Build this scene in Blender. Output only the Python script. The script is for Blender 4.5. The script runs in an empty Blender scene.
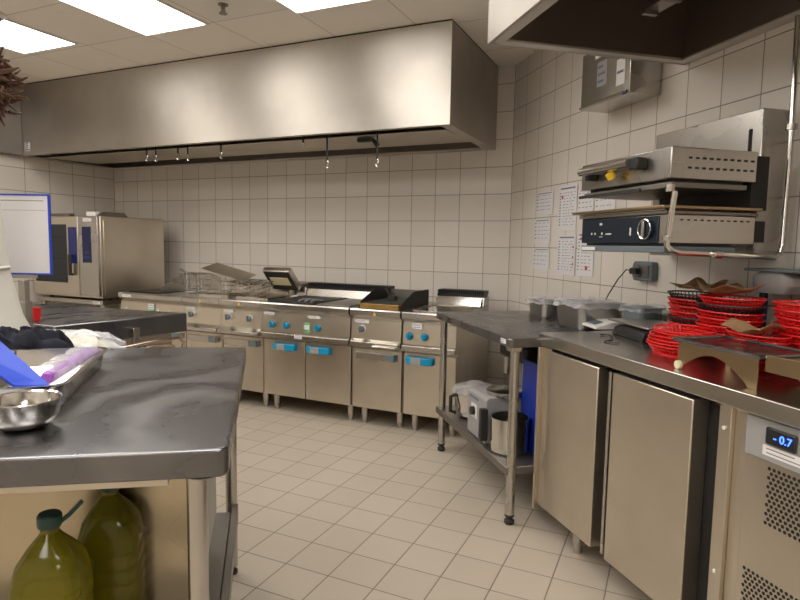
import bpy, bmesh, math, random
from mathutils import Vector, Matrix, noise
random.seed(7)
R = math.radians
C = bpy.context.scene.collection
# ------------------------------------------------------------------ materials
def mat(name, col, rough=.5, metal=0., **kw):
    m = bpy.data.materials.new(name); m.use_nodes = True
    b = m.node_tree.nodes['Principled BSDF']
    b.inputs['Base Color'].default_value = (*col, 1)
    b.inputs['Roughness'].default_value = rough
    b.inputs['Metallic'].default_value = metal
    for k, v in kw.items():
        b.inputs[k.replace('_', ' ')].default_value = v
    return m
def nodes(m): return m.node_tree.nodes, m.node_tree.links, m.node_tree.nodes['Principled BSDF']
def steel(name, col=(.60, .575, .54), rough=.3, stretch=(2, 2, 60), amt=.12, bump=.02, stain=0.0, aniso=0.):
    m = mat(name, col, rough, 1.); amt *= .5; bump = 0.; stretch = tuple(min(q, 3) for q in stretch)
    n, l, b = nodes(m)
    tc = n.new('ShaderNodeTexCoord'); mp = n.new('ShaderNodeMapping'); mp.inputs['Scale'].default_value = stretch
    nz = n.new('ShaderNodeTexNoise'); nz.inputs['Scale'].default_value = 1.6; nz.inputs['Detail'].default_value = 1.5
    l.new(tc.outputs['Object'], mp.inputs['Vector']); l.new(mp.outputs['Vector'], nz.inputs['Vector'])
    mr = n.new('ShaderNodeMapRange'); mr.inputs['From Min'].default_value = .25; mr.inputs['From Max'].default_value = .75
    mr.inputs['To Min'].default_value = rough - amt / 2; mr.inputs['To Max'].default_value = rough + amt / 2
    l.new(nz.outputs['Fac'], mr.inputs['Value']); l.new(mr.outputs['Result'], b.inputs['Roughness'])
    if aniso:
        tg = n.new('ShaderNodeTangent'); tg.direction_type = 'RADIAL'; tg.axis = 'Z'
        l.new(tg.outputs[0], b.inputs['Tangent']); b.inputs['Anisotropic'].default_value = aniso; b.inputs['Anisotropic Rotation'].default_value = .25
    # large soft smudges
    nz2 = n.new('ShaderNodeTexNoise'); nz2.inputs['Scale'].default_value = 2.3; nz2.inputs['Detail'].default_value = 4
    l.new(tc.outputs['Object'], nz2.inputs['Vector'])
    mx = n.new('ShaderNodeMixRGB'); mx.inputs[1].default_value = (*col, 1)
    mx.inputs[2].default_value = (*[c * (1 - stain) for c in col], 1)
    r2 = n.new('ShaderNodeMapRange'); r2.inputs['From Min'].default_value = .4; r2.inputs['From Max'].default_value = .65
    l.new(nz2.outputs['Fac'], r2.inputs['Value']); l.new(r2.outputs['Result'], mx.inputs[0]); l.new(mx.outputs[0], b.inputs['Base Color'])
    return m
def grid_nodes(n, l, b, ax, ay, px, py, ox, oy, tile, grout, w, bumpk=.3):
    """square tiles from world-space axes: ax, ay = direction vectors"""
    geo = n.new('ShaderNodeNewGeometry')
    outs = []
    for a, p, o in ((ax, px, ox), (ay, py, oy)):
        d = n.new('ShaderNodeVectorMath'); d.operation = 'DOT_PRODUCT'; d.inputs[1].default_value = a
        l.new(geo.outputs['Position'], d.inputs[0])
        s = n.new('ShaderNodeMath'); s.operation = 'SUBTRACT'; s.inputs[1].default_value = o; l.new(d.outputs['Value'], s.inputs[0])
        q = n.new('ShaderNodeMath'); q.operation = 'DIVIDE'; q.inputs[1].default_value = p; l.new(s.outputs[0], q.inputs[0])
        fl = n.new('ShaderNodeMath'); fl.operation = 'FLOOR'; l.new(q.outputs[0], fl.inputs[0])
        pp = n.new('ShaderNodeMath'); pp.operation = 'PINGPONG'; pp.inputs[1].default_value = .5; l.new(q.outputs[0], pp.inputs[0])
        m2 = n.new('ShaderNodeMath'); m2.operation = 'MULTIPLY'; m2.inputs[1].default_value = p; l.new(pp.outputs[0], m2.inputs[0])
        outs.append((m2, fl))
    mn = n.new('ShaderNodeMath'); mn.operation = 'MINIMUM'; l.new(outs[0][0].outputs[0], mn.inputs[0]); l.new(outs[1][0].outputs[0], mn.inputs[1])
    mr = n.new('ShaderNodeMapRange'); mr.inputs['From Min'].default_value = w * .45; mr.inputs['From Max'].default_value = w
    l.new(mn.outputs[0], mr.inputs['Value'])
    cb = n.new('ShaderNodeCombineXYZ'); l.new(outs[0][1].outputs[0], cb.inputs[0]); l.new(outs[1][1].outputs[0], cb.inputs[1])
    wn = n.new('ShaderNodeTexWhiteNoise'); l.new(cb.outputs[0], wn.inputs['Vector'])
    nz = n.new('ShaderNodeTexNoise'); nz.inputs['Scale'].default_value = 9; nz.inputs['Detail'].default_value = 6; l.new(geo.outputs['Position'], nz.inputs['Vector'])
    ad = n.new('ShaderNodeMath'); ad.operation = 'MULTIPLY_ADD'; ad.inputs[1].default_value = .5; l.new(nz.outputs['Fac'], ad.inputs[0]); l.new(wn.outputs['Value'], ad.inputs[2])
    rg = n.new('ShaderNodeMapRange'); rg.inputs['From Max'].default_value = 1.5; rg.inputs['To Min'].default_value = .94; rg.inputs['To Max'].default_value = 1.05
    l.new(ad.outputs[0], rg.inputs['Value'])
    sc = n.new('ShaderNodeVectorMath'); sc.operation = 'SCALE'; sc.inputs[0].default_value = tile; l.new(rg.outputs['Result'], sc.inputs['Scale'])
    mx = n.new('ShaderNodeMixRGB'); mx.inputs[1].default_value = (*grout, 1); l.new(mr.outputs['Result'], mx.inputs[0]); l.new(sc.outputs[0], mx.inputs[2])
    l.new(mx.outputs[0], b.inputs['Base Color'])
    bp = n.new('ShaderNodeBump'); bp.inputs['Strength'].default_value = bumpk; bp.inputs['Distance'].default_value = .002
    l.new(mr.outputs['Result'], bp.inputs['Height']); l.new(bp.outputs['Normal'], b.inputs['Normal'])
def tiles(name, ax, ay, px, py, ox, oy, tile, grout, rough, w):
    m = mat(name, tile, rough); n, l, b = nodes(m); grid_nodes(n, l, b, ax, ay, px, py, ox, oy, tile, grout, w); return m
def emis(name, col, s):
    m = mat(name, (0, 0, 0), .5); n, l, b = nodes(m)
    b.inputs['Emission Color'].default_value = (*col, 1); b.inputs['Emission Strength'].default_value = s; return m

RA = -0.68386737
nx, ny = math.cos(RA), -math.sin(RA)          # towards the oblique right wall
dx, dy = math.sin(RA), math.cos(RA)           # along it, away from the camera
ROT = math.atan2(-dy, -dx)                    # local +x runs along the wall towards the camera, +y into the wall
WN = 2.02
def W(N, D, z=0.): return (nx * N + dx * D, ny * N + dy * D, z)

WT = (.67, .62, .56)
M = {}
M['tile_back'] = tiles('wall tile back', (1, 0, 0), (0, 0, 1), .2145, .2125, -1.178, 1.743, WT, (.20, .175, .15), .32, .0032)
M['tile_left'] = tiles('wall tile left', (0, 1, 0), (0, 0, 1), .246, .2125, 4.387, 1.772, WT, (.20, .175, .15), .32, .0034)
M['tile_right'] = tiles('wall tile right', (dx, dy, 0), (0, 0, 1), .212, .2125, 2.231, 1.962, WT, (.20, .175, .15), .32, .0032)
M['tile_floor'] = tiles('floor tile', (1, 0, 0), (0, 1, 0), .204, .1945, -1.1845, 2.129, (.47, .408, .33), (.17, .14, .11), .42, .0034)
M['ceiling'] = tiles('ceiling tile', (1, 0, 0), (0, 1, 0), .5935, .5935, -3.348, 3.064, (.82, .765, .69), (.42, .38, .34), .9, .004)
M['steel'] = steel('brushed steel', (.52, .495, .46), .26)
M['steel_v'] = steel('brushed steel panel', (.67, .61, .52), .34, (60, 60, 2), .16, 0, .12)
M['steel_h'] = steel('hood steel', (.60, .56, .505), .50, (1.2, 1.2, 70), .1, .03, .14, .88)
M['steel_top'] = steel('worn worktop steel', (.33, .325, .33), .30, (3, 14, 3), .34, .0, .45)
m = M['steel_top']; n, l, b = nodes(m)          # wiped, scratched worktop: long curved smears
tc = n.new('ShaderNodeTexCoord'); nzd = n.new('ShaderNodeTexNoise'); nzd.inputs['Scale'].default_value = 1.6; nzd.inputs['Detail'].default_value = 3
wv = n.new('ShaderNodeTexWave'); wv.inputs['Scale'].default_value = .9; wv.inputs['Distortion'].default_value = 16; wv.inputs['Detail'].default_value = 5; wv.inputs['Detail Scale'].default_value = 1.6
l.new(tc.outputs['Object'], wv.inputs['Vector']); l.new(tc.outputs['Object'], nzd.inputs['Vector'])
ml = n.new('ShaderNodeMath'); ml.operation = 'MULTIPLY'; l.new(wv.outputs['Fac'], ml.inputs[0]); l.new(nzd.outputs['Fac'], ml.inputs[1])
rp = n.new('ShaderNodeValToRGB'); rp.color_ramp.elements[0].position = .1; rp.color_ramp.elements[0].color = (.20, .198, .21, 1); rp.color_ramp.elements[1].position = .55; rp.color_ramp.elements[1].color = (.27, .265, .262, 1)
l.new(ml.outputs[0], rp.inputs[0]); l.new(rp.outputs[0], b.inputs['Base Color'])
rr0 = n.new('ShaderNodeMapRange'); rr0.inputs['From Max'].default_value = .6; rr0.inputs['To Min'].default_value = .26; rr0.inputs['To Max'].default_value = .36
l.new(ml.outputs[0], rr0.inputs['Value']); l.new(rr0.outputs['Result'], b.inputs['Roughness'])
M['steel_dark'] = steel('dull dark steel', (.26, .24, .22), .45)
M['steel_dirty'] = steel('stained steel', (.50, .43, .31), .24, (3, 3, 3), .3, .04, .55)
M['steel_polish'] = steel('polished steel', (.68, .66, .63), .14, (4, 4, 20), .06, .01)
M['bronze'] = steel('warm bronze steel', (.40, .30, .18), .32)
M['black'] = mat('black plastic', (.012, .012, .013), .4)
M['soot_gap'] = mat('burnt iron and gap black', (.02, .018, .016), .6)
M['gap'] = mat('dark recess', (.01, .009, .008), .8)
M['glass_dark'] = mat('dark oven glass', (.015, .016, .02), .06)
M['blue'] = mat('turquoise blue plastic', (.0, .27, .50), .35)
M['navy'] = mat('navy control panel', (.012, .022, .14), .25)
M['dispblue'] = mat('dark blue display', (.004, .008, .06), .12)
M['teal'] = mat('dark teal enamel panel', (.006, .015, .028), .3)
M['white'] = mat('white plastic', (.75, .73, .70), .4)
M['paper'] = mat('white paper', (.68, .67, .68), .8)
M['ink'] = mat('grey print', (.16, .16, .22), .8)
M['inkblue'] = mat('blue print', (.05, .20, .50), .7)
M['inkred'] = mat('red print', (.50, .06, .05), .7)
M['yellow'] = mat('yellow sticker', (.85, .55, .02), .5)
M['green'] = mat('green sticker', (.15, .50, .22), .5)
M['orange'] = mat('orange print', (.7, .3, .08), .7)
M['red'] = mat('bright red plastic', (.70, .012, .012), .35, Coat_Weight=.2)
M['blackb'] = mat('black basket plastic', (.018, .014, .016), .4)
M['kraft'] = mat('kraft paper', (.33, .20, .10), .8)
M['bluefolder'] = mat('royal blue plastic', (.012, .055, .50), .55)
M['deepblue'] = mat('deep blue cutting board plastic', (.006, .03, .33), .4)
M['cloth'] = mat('navy black fabric', (.006, .007, .016), .95)
M['grey'] = mat('light grey enamel', (.30, .295, .29), .4)
M['greyd'] = mat('slate grey plastic', (.13, .16, .18), .45)
M['purple'] = mat('purple film', (.42, .12, .60), .3)
M['cream'] = mat('cream packet', (.72, .66, .44), .5)
M['drape'] = mat('off white plastic cover', (.62, .60, .55), .5)
M['brown'] = mat('dried brown stalks', (.07, .028, .012), .75)
M['oil'] = mat('olive oil', (.26, .23, .012), .12, 0., Transmission_Weight=.55, IOR=1.4)
M['capgreen'] = mat('dark green cap', (.01, .05, .04), .4)
M['rubber'] = mat('black rubber', (.02, .02, .02), .7)
M['burnt'] = steel('burnt griddle steel', (.45, .28, .10), .5, (4, 4, 4), .2, .1, .7)
M['white_glaze'] = mat('white board surface', (.74, .72, .74), .3)
M['lining'] = steel('greasy dark hood lining', (.30, .265, .225), .45)  # dark tone for thin sheets over the hoods' inner faces
M['filter'] = steel('hood filter steel', (.30, .27, .23), .42)
film = mat('clear plastic film', (.85, .85, .9), .12); film.node_tree.nodes['Principled BSDF'].inputs['Alpha'].default_value = .38; M['film'] = film
clear = mat('clear plastic', (.8, .8, .8), .06); clear.node_tree.nodes['Principled BSDF'].inputs['Alpha'].default_value = .3; M['clear'] = clear
M['lamp'] = emis('lit ceiling panel', (1., .96, .90), 8.0)
M['led'] = emis('blue digits', (.03, .10, 1.), 6.0)
M['satin'] = mat('satin steel plate', (.50, .475, .44), .36, .95)
M['warm_reflect'] = steel('tube with reflected warm tint', (.62, .48, .40), .22)  # warm reflected tone put into the tube's steel colour

# ------------------------------------------------------------------ mesh builder
class MB:
    def __init__(s): s.bm = bmesh.new()
    def box(s, x0, x1, y0, y1, z0, z1, mtx=None):
        vs = [s.bm.verts.new((x, y, z)) for z in (z0, z1) for y in (y0, y1) for x in (x0, x1)]
        for f in ((0, 2, 3, 1), (4, 5, 7, 6), (0, 1, 5, 4), (2, 6, 7, 3), (0, 4, 6, 2), (1, 3, 7, 5)):
            s.bm.faces.new([vs[i] for i in f])
        if mtx: bmesh.ops.transform(s.bm, matrix=mtx, verts=vs)
        return s
    def prism(s, pts, z0, z1):           # polygon in xy, counter-clockwise
        a = [s.bm.verts.new((p[0], p[1], z0)) for p in pts]; b = [s.bm.verts.new((p[0], p[1], z1)) for p in pts]
        n = len(pts); s.bm.faces.new(a[::-1]); s.bm.faces.new(b)
        for i in range(n): s.bm.faces.new((a[i], a[(i + 1) % n], b[(i + 1) % n], b[i]))
        return s
    def extr(s, prof, x0, x1):           # profile in (y,z), extruded along x
        a = [s.bm.verts.new((x0, p[0], p[1])) for p in prof]; b = [s.bm.verts.new((x1, p[0], p[1])) for p in prof]
        n = len(prof); s.bm.faces.new(a); s.bm.faces.new(b[::-1])
        for i in range(n): s.bm.faces.new((a[i], b[i], b[(i + 1) % n], a[(i + 1) % n]))
        return s
    def loft(s, rings, closed=True, cap0=True, cap1=True):
        R_ = [[s.bm.verts.new(p) for p in r] for r in rings]
        for a, b in zip(R_, R_[1:]):
            n = len(a)
            for i in range(n if closed else n - 1):
                s.bm.faces.new((a[i], a[(i + 1) % n], b[(i + 1) % n], b[i]))
        if closed and cap0: s.bm.faces.new(R_[0][::-1])
        if closed and cap1: s.bm.faces.new(R_[-1])
        return s
    def lathe(s, prof, c=(0, 0, 0), seg=28, sx=1, sy=1, cap0=True, cap1=True):
        return s.loft([[(c[0] + sx * r * math.cos(2 * math.pi * i / seg), c[1] + sy * r * math.sin(2 * math.pi * i / seg), c[2] + z) for i in range(seg)] for r, z in prof], True, cap0, cap1)
    def rr(s, rings, c=(0, 0, 0), k=5, cap0=True, cap1=True):   # rounded rectangles (hw, hd, r, z)
        out = []
        for hw, hd, r, z in rings:
            r = min(r, hw * .999, hd * .999)
            ring = []
            for q, (sx, sy) in enumerate(((1, 1), (-1, 1), (-1, -1), (1, -1))):
                for i in range(k + 1):
                    a = math.pi / 2 * (q + i / k)
                    ring.append((c[0] + sx * (hw - r) + r * math.cos(a), c[1] + sy * (hd - r) + r * math.sin(a), c[2] + z))
            out.append(ring)
        return s.loft(out, True, cap0, cap1)
    def tube(s, path, r, seg=8, closed=False, cap=True):
        P = [Vector(p) for p in path]; n = len(P); rings = []
        up = Vector((0, 0, 1))
        for i in range(n):
            a = P[(i - 1) % n] if closed or i > 0 else P[i]; b = P[(i + 1) % n] if closed or i < n - 1 else P[i]
            t = (b - a).normalized()
            if i == 0:
                u = t.cross(up) if abs(t.dot(up)) < .95 else t.cross(Vector((1, 0, 0)))
            else: u = u - t * u.dot(t)
            u.normalize(); v = t.cross(u)
            rr_ = r[i] if isinstance(r, (list, tuple)) else r
            rings.append([P[i] + (u * math.cos(2 * math.pi * k / seg) + v * math.sin(2 * math.pi * k / seg)) * rr_ for k in range(seg)])
        if closed: rings.append(rings[0])
        return s.loft(rings, True, not closed and cap, not closed and cap)
    def cyl(s, a, b, r, seg=16, r2=None): return s.tube([a, b], [r, r if r2 is None else r2], seg)
    def ring(s, c, rx, ry, t, seg=36, seg2=4, tw=1.):
        pts = [(c[0] + rx * math.cos(2 * math.pi * i / seg), c[1] + ry * math.sin(2 * math.pi * i / seg), c[2]) for i in range(seg)]
        return s.tube(pts, t, seg2, True)
    def xf(s, mtx): bmesh.ops.transform(s.bm, matrix=mtx, verts=s.bm.verts[:]); return s
    def grid(s, fn, nu, nv):
        V = [[s.bm.verts.new(fn(i / nu, j / nv)) for j in range(nv + 1)] for i in range(nu + 1)]
        for i in range(nu):
            for j in range(nv): s.bm.faces.new((V[i][j], V[i + 1][j], V[i + 1][j + 1], V[i][j + 1]))
        return s
    def build(s, name, m, parent=None, bev=0., seg=2, solid=0., sub=0, ang=35):
        bmesh.ops.remove_doubles(s.bm, verts=s.bm.verts[:], dist=1e-6)
        bmesh.ops.recalc_face_normals(s.bm, faces=s.bm.faces[:])
        me = bpy.data.meshes.new(name); s.bm.to_mesh(me); s.bm.free()
        me.materials.append(M[m] if isinstance(m, str) else m)
        for p in me.polygons: p.use_smooth = True
        me.set_sharp_from_angle(angle=R(ang))
        o = bpy.data.objects.new(name, me); C.objects.link(o)
        if parent: o.parent = parent
        if solid: md = o.modifiers.new('s', 'SOLIDIFY'); md.thickness = solid; md.offset = 0
        if bev: md = o.modifiers.new('b', 'BEVEL'); md.width = bev; md.segments = seg; md.limit_method = 'ANGLE'; md.angle_limit = R(40); md.harden_normals = False
        if sub: md = o.modifiers.new('u', 'SUBSURF'); md.levels = md.render_levels = sub
        return o
def box(name, m, parent, x0, x1, y0, y1, z0, z1, bev=0.): return MB().box(x0, x1, y0, y1, z0, z1).build(name, m, parent, bev)
def tag(o, label, cat, group=None):
    o['label'] = label; o['category'] = cat
    if group: o['group'] = group
    return o
def thing(name, label, cat, loc=(0, 0, 0), rz=0., group=None):
    o = bpy.data.objects.new(name, None); C.objects.link(o); o.empty_display_size = .1
    o.location = loc; o.rotation_euler = (0, 0, rz); return tag(o, label, cat, group)
def struct(o): o['kind'] = 'structure'; return o
def dup(root, loc, rot=None, label=None, group=None):
    r = root.copy(); C.objects.link(r); r.location = loc
    if rot is not None: r.rotation_euler = rot
    if label: r['label'] = label
    if group: r['group'] = group
    for ch in list(root.children):
        c = ch.copy(); C.objects.link(c); c.parent = r
        for g in list(ch.children): d = g.copy(); C.objects.link(d); d.parent = c
    return r
def plab(o, label): o['label'] = label; return o
def rpoly(pts, rads, k=6):               # polygon with rounded corners
    out = []; n = len(pts)
    for i in range(n):
        p = Vector(pts[i]); r = rads[i]
        if r <= 0: out.append(tuple(p)); continue
        a = (Vector(pts[i - 1]) - p).normalized(); b = (Vector(pts[(i + 1) % n]) - p).normalized()
        p0 = p + a * r; p1 = p + b * r
        for j in range(k + 1):
            t = j / k; out.append(tuple(p0 * (1 - t) ** 2 + p * 2 * t * (1 - t) + p1 * t * t))
    return out

# ------------------------------------------------------------------ room
H = 2.73; XL = -5.6; YB = 4.64; XC = -1.173; YF = -2.2
ex, ey = W(WN, -4.0)[:2]                 # far end of the oblique wall, behind the camera
# where the oblique wall meets the front wall
tt = (YF - YB) / (-dy); XF = XC + (-dx) * tt
poly = [(XL, YF), (XF, YF), (XC, YB), (XL, YB)]
struct(MB().prism(poly, -.1, 0).build('floor', 'tile_floor'))
struct(MB().prism(poly, H, H + .1).build('ceiling', 'ceiling'))
struct(box('wall_back', 'tile_back', None, XL - .1, XC + .12, YB, YB + .1, 0, H))
struct(box('wall_left', 'tile_left', None, XL - .1, XL, YF, YB, 0, H))
M['plain'] = mat('painted wall', (.62, .58, .52), .6)
struct(box('wall_front', 'plain', None, XL - .1, XF + .15, YF - .1, YF, 0, H))
wr = MB().prism([(XC, YB), (XF, YF), (XF + nx * .1, YF + ny * .1), (XC + nx * .1, YB + ny * .1)][::-1], 0, H)
struct(wr.build('wall_right', 'tile_right'))

# ceiling lights
def light(x0, x1, y0, y1, lab, grp=None):
    x0, x1, y0, y1 = [q * 1.0145 for q in (x0, x1, y0, y1)]; cx, cy = (x0 + x1) / 2, (y0 + y1) / 2; w, d = (x1 - x0) / 2, (y1 - y0) / 2
    t = thing('ceiling_light', lab, 'ceiling light', (cx, cy, H - .012), 0, grp)
    m = MB()
    for a in ((-w, w, -d, -d + .012), (-w, w, d - .012, d), (-w, -w + .012, -d + .012, d - .012), (w - .012, w, -d + .012, d - .012)): m.box(*a, 0, .0118)
    m.build('frame', 'white', t)
    box('diffuser', 'lamp', t, -w + .013, w - .013, -d + .013, d - .013, .004, .0115)
light(-4.48, -3.90, 1.80, 2.96, 'lit rectangular ceiling panel furthest left, partly cut by the edge of the photo')
light(-3.30, -2.76, 1.86, 3.02, 'lit rectangular ceiling panel in the middle, above the front of the big hood')
light(-2.13, -1.56, 1.92, 3.08, 'lit rectangular ceiling panel nearest the right hand end of the big hood')
for i, (x, y) in enumerate(((-4.2, .5), (-3.0, .5), (-1.85, .5), (-.66, .5), (.5, .5), (-3.0, -1.2), (-.66, -1.2), (1.7, -1.2))):
    light(x - .29, x + .29, y - .58, y + .58, 'unseen lit ceiling panel added behind the camera for fill', 'added ceiling panels behind the camera')  # unseen panels continuing the ceiling pattern, added to raise the fill light
t = thing('smoke_detector', 'round white smoke detector on the ceiling at the far left', 'smoke detector', (-3.93, 2.42, H))
MB().lathe([(.055, 0), (.055, -.018), (.045, -.03)]).build('base', 'white', t); MB().lathe([(.03, -.0305), (.03, -.045), (.018, -.055)]).build('sensor', 'grey', t)
t = thing('sprinkler_head', 'small dark sprinkler head on the ceiling between two lit panels', 'sprinkler', (-2.50, 2.86, H))
MB().lathe([(.03, 0), (.03, -.006), (.012, -.01), (.012, -.03)]).build('collar', 'steel_dark', t)
MB().lathe([(.004, -.0305), (.006, -.05), (.024, -.051), (.024, -.055)]).tube([(-.011, 0, -.03), (-.016, 0, -.04), (-.004, 0, -.052)], .003, 6).tube([(.011, 0, -.03), (.016, 0, -.04), (.004, 0, -.052)], .003, 6).build('deflector', 'steel_dark', t)

# ------------------------------------------------------------------ big hood
hx0, hx1, hy0, hz = -5.58, -1.315, 3.575, 2.088
t = thing('extraction_hood', 'long brushed steel extraction hood over the cooking line', 'extraction hood', (0, 0, 0))
m = MB()
m.box(hx0, hx1, hy0, hy0 + .012, hz, 2.72)
m.box(hx1 - .012, hx1, hy0 + .012, YB - .005, hz, 2.72)
m.box(hx0, hx0 + .012, hy0 + .012, YB - .005, hz, 2.72)
m.box(hx0 + .012, hx1 - .012, YB - .017, YB - .005, hz, 2.72)
m.box(hx0 + .012, hx1 - .012, hy0 + .012, hy0 + .035, hz, hz + .01)
m.box(hx1 - .075, hx1 - .012, hy0 + .035, YB - .017, hz, hz + .01)
m.box(hx0 + .012, hx0 + .075, hy0 + .035, YB - .017, hz, hz + .01)
m.box(hx0 + .075, hx1 - .075, YB - .10, YB - .017, hz, hz + .01)
m.build('shell', 'steel_h', t, .002)
m = MB().extr([(hy0 + .19, hz + .006), (YB - .30, hz + .02), (YB - .36, hz + .16), (hy0 + .25, hz + .16)], hx0 + .10, hx1 - .10); m.build('filter_housing', 'steel_v', t, .003)
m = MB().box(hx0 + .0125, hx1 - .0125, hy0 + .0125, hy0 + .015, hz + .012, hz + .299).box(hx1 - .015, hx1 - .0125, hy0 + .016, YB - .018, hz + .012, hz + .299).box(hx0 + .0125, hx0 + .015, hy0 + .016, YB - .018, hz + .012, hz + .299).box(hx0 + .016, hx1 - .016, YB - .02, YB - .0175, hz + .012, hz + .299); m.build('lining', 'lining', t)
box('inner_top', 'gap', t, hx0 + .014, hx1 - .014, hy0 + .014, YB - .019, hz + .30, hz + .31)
box('shadow_gap_fill', 'gap', t, hx0 + .02, hx1 - .004, hy0 + .006, YB - .006, 2.7205, 2.7295)  # dark strip paints the shade between hood and ceiling
def labelplate(parent, mtx, w, h, lines=3, m1='paper', inkm='ink', name='label'):
    p = MB().box(-w / 2, w / 2, -.0012, 0, -h / 2, h / 2).xf(mtx).build(name, m1, parent)
    q = MB(); rnd = random.Random(int(w * 1e4) + lines)
    for i in range(lines):
        z = h / 2 - h * (i + .7) / (lines + .4); ww = w * rnd.uniform(.5, .85)
        q.box(-w * .42, -w * .42 + ww, -.0018, -.0012, z - h * .05, z + h * .05)
    q.xf(mtx).build('printed_lines', inkm, p)
    return p
labelplate(t, Matrix.Translation((-5.43, hy0 - .0002, 2.165)), .075, .075, 4)
plab(box('side_extension', 'steel_dark', t, XL + .002, XL + .10, 2.4, hy0 - .001, hz + .002, 2.72, .002), 'dull dark side panel')
# rods and hooks hanging out of the hood
def rod(x, y, ztop, zbot, lab, kind):
    t = thing('hanging_hook', lab, 'hook', (x, y, 0), 0, 'hooks under the big hood' if kind == 0 else None)
    MB().cyl((0, 0, ztop), (0, 0, zbot + .05), .0065, 8).build('rod', 'soot_gap', t)
    MB().tube([(0, 0, zbot + .055), (.010, 0, zbot + .045), (.012, 0, zbot + .03), (-.006, 0, zbot + .02), (-.008, 0, zbot + .008), (.006, 0, zbot), (.016, 0, zbot + .008)], .0045, 8).build('hook', 'steel_polish', t)
zt = hz + .298
rod(-2.295, 3.70, zt, 1.87, 'long hook on a rod under the big hood, the left one of two', 1)
rod(-1.89, 3.70, zt, 1.862, 'long hook on a rod under the big hood, nearest its right end', 1)
rod(-2.50, 3.70, zt, 2.01, 'short dark rod under the big hood, left of the two long hooks', 1)
for x, zb, w_ in ((-4.07, 1.992, 'first from the left'), (-3.967, 1.985, 'second from the left'), (-3.722, 1.99, 'third from the left'), (-3.614, 1.978, 'fourth from the left'), (-3.271, 1.978, 'fifth from the left')):
    rod(x, 3.70, zt, zb, 'short hanging hook under the left half of the big hood, ' + w_, 2)
t = thing('nozzle_fitting', 'small black nozzle fitting under the hood above the right hand hook', 'nozzle', (-2.03, 3.86, hz - .002))
MB().box(-.10, .02, -.02, .02, -.02, .008).build('body', 'black', t, .004); MB().cyl((.02, 0, -.005), (.06, 0, -.05), .014, 10, .018).build('spout', 'black', t)

# ------------------------------------------------------------------ right hood (over the salamanders)
t = thing('extraction_hood', 'steel canopy hood at the upper right above the wall mounted grills', 'extraction hood', W(1.012, 2.47), ROT)
L = 2.4; Dp = WN - 1.012 - .004; z0 = 2.20
m = MB()
m.box(0, L, 0, .012, z0, 2.72); m.box(0, .012, .012, Dp, z0, 2.72); m.box(L - .012, L, .012, Dp, z0, 2.72); m.box(.012, L - .012, Dp - .012, Dp, z0, 2.72)
m.box(.012, L - .012, .012, .06, z0, z0 + .01); m.box(.012, .06, .06, Dp - .012, z0, z0 + .01); m.box(L - .06, L - .012, .06, Dp - .012, z0, z0 + .01); m.box(.06, L - .06, Dp - .06, Dp - .012, z0, z0 + .01)
m.build('shell', 'steel_h', t, .002)
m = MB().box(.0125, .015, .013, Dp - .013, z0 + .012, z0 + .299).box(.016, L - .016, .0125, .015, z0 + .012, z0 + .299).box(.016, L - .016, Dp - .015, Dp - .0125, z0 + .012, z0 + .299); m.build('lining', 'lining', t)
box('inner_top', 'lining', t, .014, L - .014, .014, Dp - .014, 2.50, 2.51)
m = MB().extr([(.45, z0 + .03), (.52, z0 + .03), (Dp - .14, z0 + .27), (Dp - .20, z0 + .27)], .42, L - .1); m.build('filter_bank', 'filter', t, .003)
m = MB()
for i in range(14): m.box(.44 + i * .13, .46 + i * .13, .44, .50, z0 + .012, z0 + .028)
m.build('filter_slats', 'steel_dark', t)
MB().box(.40, L - .1, .03, .44, z0 + .27, z0 + .285).build('light_baffle', 'steel_v', t)

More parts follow.
